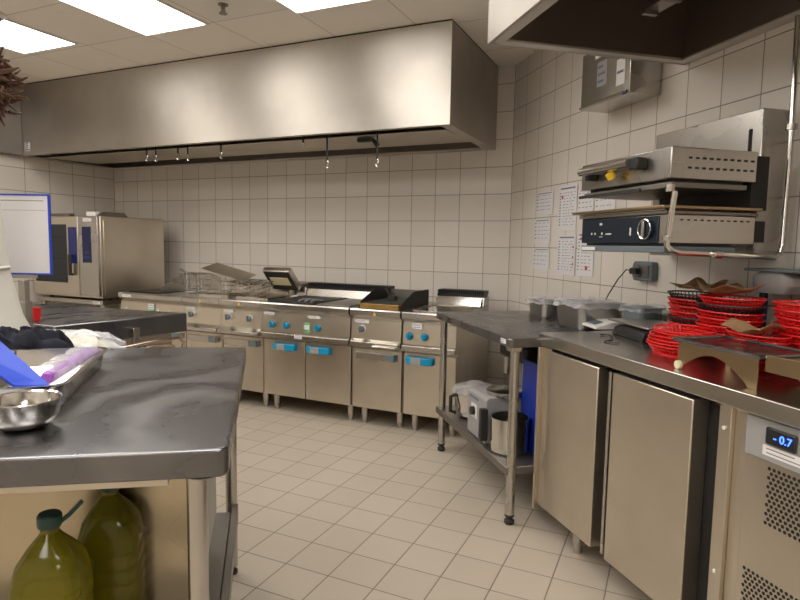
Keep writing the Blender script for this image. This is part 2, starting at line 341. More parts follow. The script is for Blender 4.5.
# ------------------------------------------------------------------ cooking line
def leg(parent, x, y, h, m='steel', r=.026, top=.02):
    o = MB().lathe([(r * .85, 0), (r * .85, .03), (r, .035), (r * 1.12, h - top), (r * 1.12, h)], (x, y, 0), 16).build('leg', m, parent)
    return o
def knob(parent, x, y, z, m, r=.024, white=False):
    k = MB().tube([(x, y, z), (x, y - .006, z)], r * 1.18, 20).build('knob_base', 'white' if white else 'greyd', parent)
    g = MB().tube([(x, y - .006, z), (x, y - .022, z), (x, y - .03, z)], [r, r * .92, r * .6], 20)
    g.box(x - .005, x + .005, y - .04, y - .022, z - r * .95, z + r * .95)
    g.build('knob', m, k)
    return k
def cooker(x0, x1, name, lab, cat, doors, knobs, door_handle, lip2=True, kmat='blue', vent=True, top=None, ledge_z=(.598, .637)):
    w = x1 - x0; h = w / 2
    t = thing(name, lab, cat, ((x0 + x1) / 2, 3.68, 0))
    e = .0015
    MB().box(-h + e, h - e, .07, .80, .135, .595).box(-h + e, h - e, .045, .80, .5955, .80).build('body', 'steel_v', t, .002)
    MB().extr([(0, .825), (0, .858), (.008, .868), (.78, .868), (.78, .803), (.05, .803), (.04, .79), (.012, .815)], -h + e, h - e).build('worktop', 'steel', t, .001)
    MB().extr([(.022, .64), (.030, .785), (.044, .80), (.044, .64)], -h + e, h - e).build('control_panel', 'steel_v', t, .001)
    MB().extr([(.0, ledge_z[0]), (0, ledge_z[1] - .006), (.006, ledge_z[1]), (.0445, ledge_z[1]), (.0445, ledge_z[0])], -h + e, h - e).build('lower_ledge', 'steel', t, .001)
    for kx, kz, km in knobs: knob(t, kx - (x0 + x1) / 2, .024, kz, km, white=(km != 'blue'))
    n = len(doors)
    for (a, b, hx) in doors:
        a -= (x0 + x1) / 2; b -= (x0 + x1) / 2; hx -= (x0 + x1) / 2
        d = MB().box(a + .004, b - .004, .045, .069, .138, .577).build('door', 'steel_v', t, .003)
        if door_handle == 'blue':
            hd = MB().prism([(hx - .105, .0445), (hx - .100, .012), (hx - .075, -.004), (hx + .075, -.004), (hx + .100, .012), (hx + .105, .0445), (hx + .085, .0445), (hx + .07, .016), (hx - .07, .016), (hx - .085, .0445)], .505, .558).build('handle', 'blue', d, .006); plab(hd, 'turquoise blue handle')
            plab(MB().box(hx - .055, hx + .02, -.008, -.0045, .508, .555).build('handle_insert', 'grey', d, .001), 'grey insert in the blue handle')
        else:
            hd = MB().prism([(a + .03, .044), (a + .05, .008), (b - .05, .008), (b - .03, .044)][::1], .505, .555).build('handle', 'steel', d, .002)
            plab(box('handle_end', 'greyd', d, b - .115, b - .048, .0025, .0075, .508, .552), 'dark grey end of the handle')
    for sx in (-1, 1):
        for sy in (.15, .70): leg(t, sx * (h - .055), sy, .1345)
    if vent:
        MB().extr([(.64, .869), (.66, .935), (.78, .935), (.78, .869)], -h + e, h - e).build('splashback', 'steel', t, .002)
        v = MB().box(-h + .01, h - .01, .655, .775, .9355, .955)
        for i in range(int(w / .016)): v.box(-h + .014 + i * .016, -h + .022 + i * .016, .652, .775, .9555, .985)
        v.box(-h + .01, h - .01, .69, .77, .9555, .978)
        plab(v.build('flue_vent', 'black', t), 'black slotted flue vent')
    return t
u0 = cooker(-4.44, -3.69, 'base_cabinet_worktop', 'steel cooking unit at the far left of the cooking line, beside the oven', 'cooker', [(-4.44, -4.065, -4.25), (-4.065, -3.69, -3.88)], [], 'steel', vent=False)
c0 = -4.065
for lx in (-4.36, -3.98, -3.85): MB().box(lx - c0 - .008, lx - c0 + .008, .018, .0225, .725, .74).build('indicator_light', 'white', u0)
labelplate(u0, Matrix.Translation((-4.33 - c0, -.0002, .842)), .11, .022, 1)
labelplate(u0, Matrix.Translation((-4.06 - c0, .0205, .76)), .07, .045, 2); plab(box('green_sticker', 'green', u0, -4.09 - c0, -4.03 - c0, .019, .0215, .69, .735), 'green sticker')
box('hob_glass', 'black', u0, -.33, .02, .08, .60, .8685, .876, .002)
MB().extr([(.66, .869), (.67, 1.03), (.69, 1.03), (.78, .869)], -.20, .37).build('splashback', 'steel', u0, .002)
MB().extr([(.30, .869), (.64, .869), (.64, 1.02), (.56, 1.02)], -.205, -.201).build('side_guard', 'steel', u0)
u1 = cooker(-3.69, -3.295, 'deep_fryer', 'steel deep fryer with a single grey knob, second unit of the cooking line', 'fryer', [(-3.69, -3.295, -3.49)], [(-3.60, .725, 'greyd')], 'steel', vent=False)
u2 = cooker(-3.295, -2.885, 'deep_fryer', 'steel deep fryer with two grey knobs, just left of the blue-knobbed range', 'fryer', [(-3.295, -2.885, -3.09)], [(-3.212, .728, 'greyd'), (-3.002, .728, 'greyd')], 'steel', vent=False)
for u, w in ((u1, .395), (u2, .41)):
    a = w / 2
    m = MB(); m.rr([(a - .035, .22, .03, .868), (a - .035, .22, .03, .882), (a - .05, .205, .03, .882), (a - .05, .205, .03, .8695)], (0, .36, 0)); m.build('fryer_basin_rim', 'steel_polish', u)
    MB().rr([(a - .055, .20, .03, .869), (a - .055, .20, .03, .872)], (0, .36, 0)).build('frying_oil', 'bronze', u)
    MB().extr([(.62, .869), (.64, .95), (.78, .95), (.78, .869)], -a + .002, a - .002).build('splashback', 'steel', u, .002)
    MB().extr([(.60, .951), (.60, .97), (.77, .985), (.77, .951)], -a + .01, a - .01).build('rear_cover', 'steel_dark', u, .002)
    labelplate(u, Matrix.Translation((-.12, .022, .775)), .09, .02, 1)
    MB().prism([(-.014, -.012), (.014, -.012), (0, .014)], 0, .001).xf(Matrix.Translation((0, -.0002, .842)) @ Matrix.Rotation(R(90), 4, 'X')).build('warning_sticker', 'yellow', u)
    # ledge with sloping top
    MB().extr([(-.03, .60), (-.03, .625), (.02, .65), (.02, .60)], -a + .004, a - .004).build('drip_tray', 'steel', u, .002)
def wire_basket(x, y, z, rz, tilt, lab, w=.12, d=.24, h=.12):
    t = thing('fryer_basket', lab, 'fryer basket', (x, y, z), rz); t.rotation_euler = (tilt, 0, rz)
    m = MB()
    def rect(hw, hd, z): return [(-hw, -hd, z), (hw, -hd, z), (hw, hd, z), (-hw, hd, z)]
    for k in range(4):
        f = k / 3; m.tube(rect(w * (.42 + .08 * f), d * (.42 + .08 * f), h * f), .0035 if k < 3 else .004, 5, True)
    for i in range(6):
        s = -.5 + i / 5
        for q in (-1, 1):
            m.cyl((s * w * .84, q * d * .42, 0), (s * w, q * d * .5, h), .0026, 4); m.cyl((q * w * .42, s * d * .84, 0), (q * w * .5, s * d, h), .0026, 4)
        m.cyl((s * w * .84, -d * .42, 0), (s * w * .84, d * .42, 0), .0026, 4); m.cyl((-w * .42, s * d * .84, 0), (w * .42, s * d * .84, 0), .0026, 4)
    m.build('wire_mesh', 'steel', t)
    MB().tube([(-.02, -d * .5, h), (-.012, -d * .5 - .10, h + .05), (.012, -d * .5 - .10, h + .05), (.02, -d * .5, h)], .004, 6).build('handle', 'steel_polish', t)
wire_basket(-3.86, 4.05, .877, 0, 0, 'wire fryer basket on the steel unit beside the left fryer', .13, .22, .16)
wire_basket(-3.48, 4.02, .884, 0, R(-6), 'wire fryer basket hanging in the left fryer', .13, .24, .10)
wire_basket(-3.16, 4.02, .884, 0, R(6), 'wire fryer basket in the fryer beside the blue-knobbed range', .14, .24, .10)
t = thing('mesh_screen', 'thin steel mesh screen propped up on the two fryers', 'screen', (-3.53, 4.10, .884)); 
m = MB().box(-.25, .20, -.10, .10, -.004, .004); m.xf(Matrix.Translation((0, 0, .175)) @ Matrix.Rotation(R(12), 4, 'Y') @ Matrix.Rotation(R(14), 4, 'X')); m.build('screen_plate', 'steel_v', t, .001)
for xx in (-.16, -.10, .10, .17): MB().cyl((xx, .05, 0), (xx, .05, .175 - xx * .2), .003, 6).build('support_wire', 'steel_polish', t)

u3 = cooker(-2.885, -2.095, 'range_cooker', 'wide steel range with three turquoise knobs and two doors', 'cooker', [(-2.885, -2.495, -2.672), (-2.495, -2.095, -2.365)], [(-2.78, .70, 'blue'), (-2.649, .70, 'blue'), (-2.366, .70, 'blue')], 'blue')
c3 = -2.49
labelplate(u3, Matrix.Translation((-2.81 - c3, .022, .782)), .10, .022, 1); labelplate(u3, Matrix.Translation((-2.40 - c3, .022, .778)), .11, .022, 1)
plab(labelplate(u3, Matrix.Translation((-2.465 - c3, .0215, .695)), .058, .075, 3, 'green'), 'green and white sticker'); box('sticker_centre', 'paper', u3, -2.487 - c3, -2.443 - c3, .0185, .0202, .68, .715)
labelplate(u3, Matrix.Translation((-2.53 - c3, -.0002, .618)), .07, .02, 1)
box('griddle_plate', 'soot_gap', u3, -.37, .06, .06, .58, .8685, .88, .004)
box('range_plate', 'steel_dark', u3, .08, .37, .06, .58, .8685, .876, .004)
m = MB()
for k in range(3): m.tube([(-.10 + .055 * k, .10, .882), (-.10 + .055 * k, .16, .895), (-.10 + .055 * k, .26, .882)], .008, 6)
m.build('scraped_residue', 'grey', u3)
MB().extr([(.20, .877), (.60, .877), (.60, .945), (.52, .95)], .372, .378).build('side_guard', 'steel_dark', u3)
# raised lid at the back of the second fryer
mt = Matrix.Translation((-3.055 + 3.09, .58, .915)) @ Matrix.Rotation(R(-48), 4, 'X')
ld = MB().box(-.14, .14, -.23, 0, 0, .05).xf(mt).build('raised_lid', 'steel_v', u2, .006)
MB().box(-.13, .13, -.22, -.01, -.006, -.0005).xf(mt).build('lid_frame', 'soot_gap', ld, .002)
MB().box(-.095, .095, -.16, -.07, -.009, -.0065).xf(mt).build('lid_plate', 'cream', ld)
MB().cyl((.08, .60, .885), (.08, .60, .93), .03, 12).build('lid_hinge', 'steel', u2)

u4 = cooker(-2.085, -1.685, 'griddle_cooker', 'steel griddle unit with one grey knob and a trapezoid door handle', 'cooker', [(-2.085, -1.685, -1.885)], [(-1.994, .722, 'greyd')], 'steel', vent=False)
labelplate(u4, Matrix.Translation((-.11, .022, .778)), .11, .025, 1)
MB().prism([(-.014, -.012), (.014, -.012), (0, .014)], 0, .001).xf(Matrix.Translation((0, -.0002, .838)) @ Matrix.Rotation(R(90), 4, 'X')).build('warning_sticker', 'yellow', u4)
box('griddle_block', 'burnt', u4, -.145, .165, .045, .56, .8685, .905, .004)
box('griddle_surface', 'soot_gap', u4, -.14, .16, .05, .555, .9055, .909, .002)
for sx, mm in ((-.165, 'soot_gap'), (.168, 'soot_gap')):
    MB().extr([(.06, .869), (.58, .869), (.58, .985), (.30, .985), (.10, .915)], sx, sx + .006).build('side_guard', mm, u4)
box('rear_guard', 'steel_dark', u4, -.165, .174, .5805, .588, .869, .975)
MB().tube([(.0, -.002, .61), (.0, -.03, .61), (.17, -.03, .61), (.17, -.002, .61)], .005, 8).build('towel_rail', 'steel_polish', u4)
MB().extr([(-.012, .60), (-.012, .632), (.02, .65), (.02, .60)], -.19, .19).build('drip_tray', 'steel', u4, .002)
t = thing('griddle_scraper', 'black scraper handle lying across the back of the griddle', 'scraper', (-1.93, 4.05, .9095))
MB().tube([(-.10, .10, .07), (-.02, .0, .035), (.03, -.03, .02)], .010, 8).build('handle', 'black', t); MB().box(.0, .06, -.07, -.03, .0, .035).build('blade', 'soot_gap', t, .002)

u5 = cooker(-1.675, -1.28, 'pasta_cooker', 'steel cooker with two turquoise knobs at the right end of the cooking line', 'cooker', [(-1.675, -1.28, -1.545)], [(-1.62, .70, 'blue'), (-1.507, .70, 'blue')], 'blue')
labelplate(u5, Matrix.Translation((-1.565 + 1.4775, .022, .772)), .075, .04, 2)
box('power_switch', 'black', u5, .10, .12, .014, .028, .655, .672); box('slot', 'black', u5, .09, .125, .022, .030, .70, .704)
MB().rr([(.17, .24, .03, .8685), (.17, .24, .03, .875), (.155, .225, .03, .875), (.155, .225, .03, .870)], (0, .33, 0)).build('basin_rim', 'steel_polish', u5)
MB().rr([(.15, .22, .03, .869), (.15, .22, .03, .8695)], (0, .33, 0)).build('basin', 'soot_gap', u5)
plab(MB().extr([(.60, .870), (.64, .935), (.644, .935), (.61, .870)], -.18, .18).build('splash_plate', 'steel_polish', u5), 'bright sloping splash plate')

# ------------------------------------------------------------------ oven
ox = -5.05
t = thing('combi_oven', 'large steel combi oven with a dark glass door in the back left corner', 'oven', (ox, 3.62, .80))
box('body', 'steel_v', t, -.45, .45, .03, .75, 0, .735, .006)
d = box('door', 'steel_v', t, -.44, .195, .0, .0295, .02, .73, .004)
box('window', 'glass_dark', d, -.40, .045, -.003, -.0005, .13, .66, .001)
box('blue_panel', 'navy', d, .07, .18, -.003, -.0005, .31, .635)
hd = MB().box(.10, .135, -.035, -.02, .20, .39).box(.105, .13, -.02, -.0035, .37, .39).box(.105, .13, -.02, -.0035, .20, .22).build('handle', 'black', d, .004)
cp = box('control_column', 'steel', t, .20, .445, .004, .0295, .02, .73, .003)
box('display', 'dispblue', cp, .25, .36, .0005, .0035, .32, .64)
labelplate(cp, Matrix.Translation((.32, .0035, .70)), .11, .03, 1)
for z in (.36, .40): box('button_row', 'navy', cp, .265, .345, -.001, .0002, z, z + .02)
# recess line on the side panel
box('side_panel', 'steel_v', t, .4505, .456, .06, .73, .03, .70, .002)
m = MB(); m.box(-.42, -.05, .10, .16, .7355, .765); m.build('top_cover', 'steel_dark', t, .003)
plab(MB().box(.25, .36, .05, .10, .7355, .775).build('vent_block', 'white', t, .004), 'white vent block on top'); MB().extr([(.05, .7355), (.12, .775), (.30, .775), (.34, .7355)], .365, .44).build('chimney', 'steel_dark', t, .003)
t = thing('oven_stand', 'open steel stand under the combi oven', 'stand', (ox, 3.62, 0))
m = MB()
box('top_frame', 'steel', t, -.44, .44, .04, .74, .74, .78, .003)
for sx in (-1, 1):
    for y in (.08, .70): MB().cyl((sx * .41, y, 0), (sx * .41, y, .7395), .02, 12).build('leg', 'steel', t)
    for y in (.15, .62): MB().cyl((sx * .40, y, .7805), (sx * .40, y, .7995), .02, 12).build('oven_foot', 'rubber', t)
box('lower_shelf', 'steel', t, -.39, .39, .06, .72, .25, .27)
labelplate(t, Matrix.Translation((.36, .0395, .76)), .10, .025, 1)

# ------------------------------------------------------------------ tall white cover, bunch, board, post
t = thing('folded_cover', 'tall tapering off-white cover at the left edge of the photo', 'cover', (-2.85, 1.515, 0))
m = MB()
prof = [(.285, .0), (.285, .85), (.279, .92), (.252, .98), (.208, 1.19), (.20, 1.32), (.186, 1.50), (.180, 1.70), (.172, 1.83), (.05, 1.86)]
rings = []
for r, z in prof:
    rings.append([((r + .008 * math.sin(i * 1.05 + z)) * math.cos(2 * math.pi * i / 48), (r + .008 * math.sin(i * 1.05 + z)) * math.sin(2 * math.pi * i / 48), z + .001) for i in range(48)])
m.loft(rings).build('cover_body', 'drape', t)
MB().lathe([(.216, 1.19), (.220, 1.195), (.220, 1.20), (.212, 1.205)], cap0=False, cap1=False).build('seam', 'drape', t)
t = thing('dried_stalks', 'ragged bunch of dark brown dried stalks at the top left', 'dried plant', (-2.785, 1.545, 1.88))
m = MB(); rnd = random.Random(3)
m.lathe([(.05, -.01), (.15, .03), (.165, .10), (.14, .17), (.05, .21)], seg=18)
for i in range(420):
    a = rnd.uniform(0, 2 * math.pi); z = rnd.uniform(.0, .22); r0 = rnd.uniform(.09, .185); L_ = rnd.uniform(.04, .12)
    p = Vector((r0 * math.cos(a), r0 * math.sin(a), z)); dr = Vector((math.cos(a + rnd.uniform(-.8, .8)), math.sin(a + rnd.uniform(-.8, .8)), rnd.uniform(-.5, .5))).normalized()
    path = [p]
    for k in range(4):
        dr = (dr + Vector([rnd.uniform(-.5, .5) for _ in range(3)])).normalized(); path.append(path[-1] + dr * L_ / 4)
    w0 = rnd.uniform(.005, .011)
    m.tube(path, [w0, w0 * 1.2, w0, w0 * .7, w0 * .3], 5)
m.build('stalks', 'brown', t)
t = thing('display_board', 'white sheet in a blue frame standing at the left above the prep table', 'board', (-2.905, 1.88, 1.15), math.atan2(.085, .19))
m = MB(); w = .13; hh = .395
box('sheet', 'white_glaze', t, -w + .006, w - .006, -.003, .003, .006, hh - .006)
m.box(-w, w, -.006, .006, 0, .008).box(-w, w, -.006, .006, hh - .008, hh).box(-w, -w + .008, -.006, .006, .008, hh - .008).box(w - .008, w, -.006, .006, .008, hh - .008)
plab(m.build('frame', 'bluefolder', t, .001), 'royal blue frame')
m = MB(); m.box(-w + .02, w - .03, -.0036, -.0031, hh - .035, hh - .03); m.box(-w + .02, w - .02, -.0036, -.0031, hh - .08, hh - .078); m.build('printed_lines', 'grey', t)
box('bottom_ledge', 'steel', t, -.08, .05, -.015, .01, -.018, -.001)
t = thing('steel_post', 'square steel post under the blue-framed board', 'post', (-2.88, 1.835, 0), .2)
box('upright', 'steel', t, -.018, .018, .0, .03, .0, 1.125, .002)
box('sleeve', 'steel', t, -.026, .026, -.008, .038, .90, 1.02, .002)

# ------------------------------------------------------------------ middle table
mtc = [(-2.617, 2.651), (-3.90, 2.515), (-3.95, 1.90), (-2.745, 1.90)]
cx, cy = -3.3, 2.1
t = thing('work_table', 'steel work table with a curved tube rail, between the oven and the prep table', 'table', (cx, cy, 0))
loc = [(x - cx, y - cy) for x, y in mtc]
MB().prism(loc, .79, .90).build('worktop', 'steel_top', t, .006)
def inset(P, k): return [(p[0] * (1 - k), p[1] * (1 - k)) for p in P]
MB().prism(inset(loc, .10), .12, .789).build('cabinet', 'steel_v', t, .003)
for (x, y) in inset(loc, .16): MB().cyl((x, y, 0), (x, y, .1195), .02, 10).build('leg', 'steel', t)
# tube rail along right side
a = Vector((-2.635 - cx, 2.60 - cy, 0)); b = Vector((-2.80 - cx, 1.80 - cy, 0)); o = Vector((.06, -.01, 0))
pt = lambda f, z, out=1.: tuple(a + (b - a) * f + o * out + Vector((0, 0, z)))
path = [pt(.02, .68, -.6), pt(.02, .68, .6), pt(.01, .735, 1), pt(.05, .765, 1), pt(.25, .765, 1), pt(.40, .755, 1), pt(.55, .75, 1), pt(.95, .75, 1), pt(.97, .75, -.6)]
plab(MB().tube(path, .009, 10).build('rail', 'warm_reflect', t), 'curved tube rail')
plab(MB().tube([pt(.07, .66, -.6), pt(.07, .68, .6), pt(.09, .72, 1), pt(.14, .735, 1), pt(.27, .735, 1), pt(.42, .725, 1), pt(.95, .72, 1), pt(.96, .72, -.6)], .008, 10).build('rail', 'warm_reflect', t), 'lower curved tube rail')
MB().box(-.012, .012, -.02, .02, .72, .85).xf(Matrix.Translation(pt(.36, 0, .7))).build('rail_bracket', 'steel_polish', t, .002)
# red block added to stand for a reflected colour on the table
t = thing('red_reflection', 'small red block standing in for a reflected colour beside the steel post', 'reflection', (-3.04, 2.00, .9012)); t.scale = (.6, .6, .8)
MB().rr([(.045, .03, .01, 0), (.05, .035, .012, .07), (.054, .039, .012, .07), (.054, .039, .012, .078), (.046, .031, .01, .076), (.042, .027, .01, .006)]).build('reflection', 'red', t)

# ------------------------------------------------------------------ steel table (right, far)
t = thing('work_table', 'open steel table with an under-shelf against the oblique wall, beside the cooking line', 'table', W(1.165, 3.58), ROT)
Lt, Dt, zt_ = 1.108, .78, .905
pl = rpoly([(0, 0), (Lt, 0), (Lt, Dt), (0, Dt)], [.02, .03, 0, 0])
MB().prism(pl, .862, zt_).build('worktop', 'steel_top', t, .006, 3)
MB().rr([(.03, .03, .01, 0), (.03, .03, .01, .02)], (Lt - .04, .045, .8415)).build('corner_bracket', 'steel', t)
for (x, y) in ((.045, .045), (Lt - .03, .045), (.045, Dt - .06), (Lt - .045, Dt - .06)):
    lg = MB().lathe([(.0225, .05), (.0225, .8615 if (x < .5 or y > .3) else .841)], (x, y, 0), 16).build('leg', 'steel', t)
    MB().lathe([(.018, 0), (.024, .006), (.024, .02), (.016, .028), (.016, .038), (.023, .04), (.023, .0495)], (x, y, 0), 16).build('foot', 'rubber', lg)
MB().prism([(.0, .015), (Lt - .02, .015), (Lt - .02, Dt - .03), (.0, Dt - .03)], .245, .285).build('under_shelf', 'steel_dark', t, .004)
labelplate(t, Matrix.Translation((Lt - .065, -.0002, .886)), .055, .022, 2)

# ------------------------------------------------------------------ refrigerated counter
FX, FY = -.567, 2.768; fa = R(-48.64)
t = thing('refrigerated_counter', 'steel refrigerated counter with two doors and a ventilated motor section', 'refrigerated counter', (FX, FY, 0), fa)
LF = 2.0; DF = .67
MB().prism(rpoly([(.018, 0), (LF, 0), (LF, DF), (.018, DF)], [.03, 0, 0, 0]), .877, .93).build('worktop', 'steel', t, .004, 3)
MB().box(.03, 1.06, .075, .64, .10, .85).build('body', 'steel_v', t, .002)
m = MB().box(.02, 1.98, .12, .63, .851, .8765).box(.035, 1.055, .066, .0745, .12, .849); m.build('dark_gap', 'gap', t)
MB().box(.015, .0295, .01, .64, .075, .868).box(.03, .10, .03, .0445, .10, .866).build('end_panel', 'steel_v', t, .002)
MB().box(.536, .552, .02, .0655, .12, .855).build('mullion', 'steel', t, .002)
for a, b in ((.130, .497), (.588, .987)):
    MB().box(a, b, .0, .065, .125, .862).build('door', 'steel_v', t, .004)
MB().box(1.0605, 1.105, .03, .64, .10, .869).box(1.1055, 1.135, .045, .64, .10, .869).box(1.1355, 1.163, .035, .64, .10, .869).build('pillar', 'steel_v', t, .002)
for z in (.80, .35): MB().cyl((1.083, .0295, z), (1.083, .025, z), .006, 12).build('screw', 'white', t)
pb = MB().box(1.166, 1.975, .02, .10, .755, .869).build('control_panel', 'grey', t, .002)
ds = MB().box(1.236, 1.326, .010, .0195, .805, .853).build('display', 'black', pb, .005)
def text_mesh(body, size, mtx, m, name, parent, ext=.0008):
    cu = bpy.data.curves.new(name, 'FONT'); cu.body = body; cu.size = size; cu.extrude = ext; cu.align_x = 'CENTER'; cu.align_y = 'CENTER'
    ob = bpy.data.objects.new(name, cu); C.objects.link(ob)
    dg = bpy.context.evaluated_depsgraph_get(); me = bpy.data.meshes.new_from_object(ob.evaluated_get(dg)); bpy.data.objects.remove(ob)
    me.transform(mtx); me.materials.clear(); me.materials.append(M[m]); me.name = name
    o = bpy.data.objects.new(name, me); C.objects.link(o); o.parent = parent; return o
plab(text_mesh('- 0.7', .030, Matrix.Translation((1.290, .0085, .829)) @ Matrix.Rotation(R(90), 4, 'X'), 'led', 'digits', ds), 'glowing blue digits')
labelplate(pb, Matrix.Translation((1.30, .0195, .785)), .15, .028, 2, 'white')
vp = MB().box(1.166, 1.975, .025, .06, .125, .7545).build('vent_panel', 'steel_v', t, .002)
def holes(z1, z0, x0=1.245, x1=1.47, pitch=.0148):
    m = MB(); z = z1; row = 0
    while z > z0:
        x = x0 + (pitch / 2 if row % 2 else 0)
        while x < x1: m.cyl((x, .0249, z), (x, .0243, z), .0055, 6); x += pitch
        z -= pitch * .866; row += 1
    o = m.build('vent_holes', 'gap', vp)
holes(.735, .575); holes(.42, .20, 1.19, 1.47)
for x in (.316, 1.0, 1.9):
    for y in (.07, .58): MB().lathe([(.018, 0), (.018, .02), (.024, .03), (.024, .0995)], (x, y, 0), 14).build('leg', 'rubber' if False else 'steel', t)

# ------------------------------------------------------------------ things on the under-shelf
sz = .2855
t = thing('food_processor', 'grey food processor with a black knob on the under-shelf of the open table', 'food processor', W(1.205, 3.075, sz), ROT)
mb = MB().extr([(0, 0), (.0, .235), (.02, .25), (.23, .25), (.23, 0)], 0, .26).build('motor_base', 'grey', t, .006)
kb = MB().tube([(.10, -.001, .14), (.10, -.02, .14)], .024, 16).build('knob', 'black', t); box('dial_plate', 'white', mb, .06, .14, -.0022, -.0005, .10, .18)
box('maker_plate', 'ink', mb, .03, .16, -.002, -.0005, .205, .22)
MB().lathe([(.10, .2505), (.105, .262), (.105, .275), (.098, .278), (.02, .282)], (.20, .14, 0)).build('bowl_seat', 'steel', t)
t = thing('mixing_bowl', 'steel mixing bowl with a black handle and a clear lid, behind the grey food processor', 'bowl', W(1.34, 3.30, sz), ROT)
MB().lathe([(.07, 0), (.10, .02), (.12, .12), (.125, .155), (.121, .155), (.116, .12), (.096, .025), (.0, .02)], cap1=False).build('bowl', 'steel_polish', t)
MB().lathe([(.124, .156), (.145, .165), (.14, .185), (.10, .20), (.05, .205), (.045, .22), (.0, .222)], cap0=False, cap1=False).build('lid', 'clear', t)
MB().tube([(-.02, -.118, .14), (-.02, -.15, .13), (-.02, -.15, .04), (-.02, -.118, .03)], .012, 8).build('handle', 'black', t)
t = thing('mixing_bowl', 'steel cutter bowl with a black handle on the under-shelf, right of the grey machine', 'bowl', W(1.29, 2.70, sz), ROT)
MB().lathe([(.085, 0), (.095, .01), (.098, .175), (.103, .178), (.103, .183), (.094, .180), (.09, .02), (.0, .015)], cap1=False).build('bowl', 'steel_polish', t)
MB().box(-.115, -.08, -.125, -.085, .03, .20).build('handle', 'black', t, .006)
MB().lathe([(.02, .02), (.02, .16), (.008, .165)]).build('hub', 'steel', t)
t = thing('planetary_mixer', 'dark-headed table mixer at the back of the under-shelf', 'mixer', W(1.60, 3.02, sz), ROT)
box('head', 'black', t, -.20, .14, -.15, .15, .40, .50, .02)
MB().cyl((0, -.03, .33), (0, -.03, .3995), .065, 20).build('attachment_hub', 'steel', t)
MB().lathe([(.10, .0), (.13, .14), (.135, .20), (.14, .205), (.128, .2), (.0, .02)], (0, -.02, 0), cap1=False).build('bowl', 'steel_polish', t)
box('column', 'grey', t, .06, .13, .05, .14, 0, .3995, .01); MB().cyl((-.14, -.12, .30), (-.14, -.12, .3995), .02).build('plunger', 'steel', t)
box('blue_knob', 'blue', t, -.215, -.2005, -.12, -.06, .42, .47, .004)
t = thing('cutting_board', 'blue cutting board standing upright under the table beside the refrigerated counter', 'cutting board', W(1.40, 2.70, sz), ROT)
MB().rr([(.085, .008, .006, 0), (.085, .008, .006, .46)]).build('board', 'deepblue', t, .002)

# ------------------------------------------------------------------ pans on the open table
def gn(name, lab, cat, loc, rz, hw, hd, h, m='satin', wrap=None, seed=1):
    t = thing(name, lab, cat, loc, rz)
    MB().rr([(hw * .9, hd * .9, .025, 0), (hw * .93, hd * .93, .03, .006), (hw, hd, .035, h - .004), (hw + .012, hd + .012, .04, h - .002), (hw + .012, hd + .012, .04, h + .001),
             (hw - .003, hd - .003, .035, h), (hw * .92, hd * .92, .03, .01), (hw * .6, hd * .6, .02, .005)]).build('pan', m, t)
    if wrap:
        rnd = random.Random(seed); ph = rnd.uniform(0, 9)
        def fn(u, v):
            a = 2 * math.pi * u; sq = 1. / max(abs(math.cos(a)), abs(math.sin(a)), .75) ; k = v * 1.13
            x, y = math.cos(a) * sq * hw * k * 1.02, math.sin(a) * sq * hd * k * 1.02
            z = h + .012 + .012 * noise.noise(Vector((x * 22 + ph, y * 22, ph))) - (.05 * max(0, k - 1.02) * 6)
            if k > 1.02: x *= 1 + .05 * noise.noise(Vector((a * 5, ph, 0))); y *= 1 + .05 * noise.noise(Vector((a * 5, 3, ph)))
            return (x, y, z)
        MB().grid(fn, 56, 12).build('film_cover' if wrap == 'film' else 'wrap', wrap, t)
    return t
gn('gastronorm_pan', 'small steel pan with blue-tinted crumpled film at the far end of the open table', 'food pan', W(1.80, 3.30, .9055), ROT, .11, .08, .10, wrap='film', seed=2)
gn('gastronorm_pan', 'small steel pan between the film-wrapped end pan and the bigger pan on the open table', 'food pan', W(1.85, 3.06, .9055), ROT, .09, .08, .105, wrap='film', seed=5)
gn('gastronorm_pan', 'largest film-wrapped steel pan on the open table, beside the white scale', 'food pan', W(1.78, 2.80, .9055), ROT, .13, .13, .135, wrap='film', seed=9)
t = gn('food_container', 'clear-lidded container behind the scales near the wall', 'container', W(1.90, 2.52, .9305), ROT, .08, .07, .11, m='greyd', wrap='clear', seed=11)
# scales
t = thing('kitchen_scale', 'white kitchen scale with a grey display at the end of the refrigerated counter', 'scale', W(1.66, 2.62, .9305), ROT + R(-8))
MB().extr([(0, 0), (.0, .012), (.09, .035), (.20, .035), (.20, 0)], -.11, .09).build('body', 'white', t, .004)
MB().extr([(.020, .0185), (.020, .0195), (.065, .031), (.065, .030)], -.06, .04).build('display', 'greyd', t)
t = thing('kitchen_scale', 'black kitchen scale with a steel weighing plate beside the baskets', 'scale', W(1.64, 2.30, .9305), ROT + R(-6))
MB().extr([(0, 0), (.012, .036), (.03, .045), (.22, .045), (.22, 0)], -.10, .15).build('body', 'black', t, .005)
MB().box(-.085, -.02, -.001, .001, .008, .030).xf(Matrix.Translation((0, .003, 0)) @ Matrix.Rotation(R(-13), 4, 'X')).build('display', 'glass_dark', t)
MB().box(-.20, .15, .03, .26, .052, .060).cyl((-.02, .14, .0455), (-.02, .14, .0515), .03).build('weighing_plate', 'satin', t, .002)
# cable on worktop
path = []
for i in range(26):
    f = i / 25; path.append(W(1.53 + .06 * math.sin(f * 5.2 + .6), 2.36 - .24 * f + .02 * math.sin(f * 9), .9345 + .001 * math.sin(f * 7)))
tag(MB().tube(path, .003, 6).build('loose_cable', 'black', None), 'short black cable lying loose on the counter in front of the scales', 'cable')
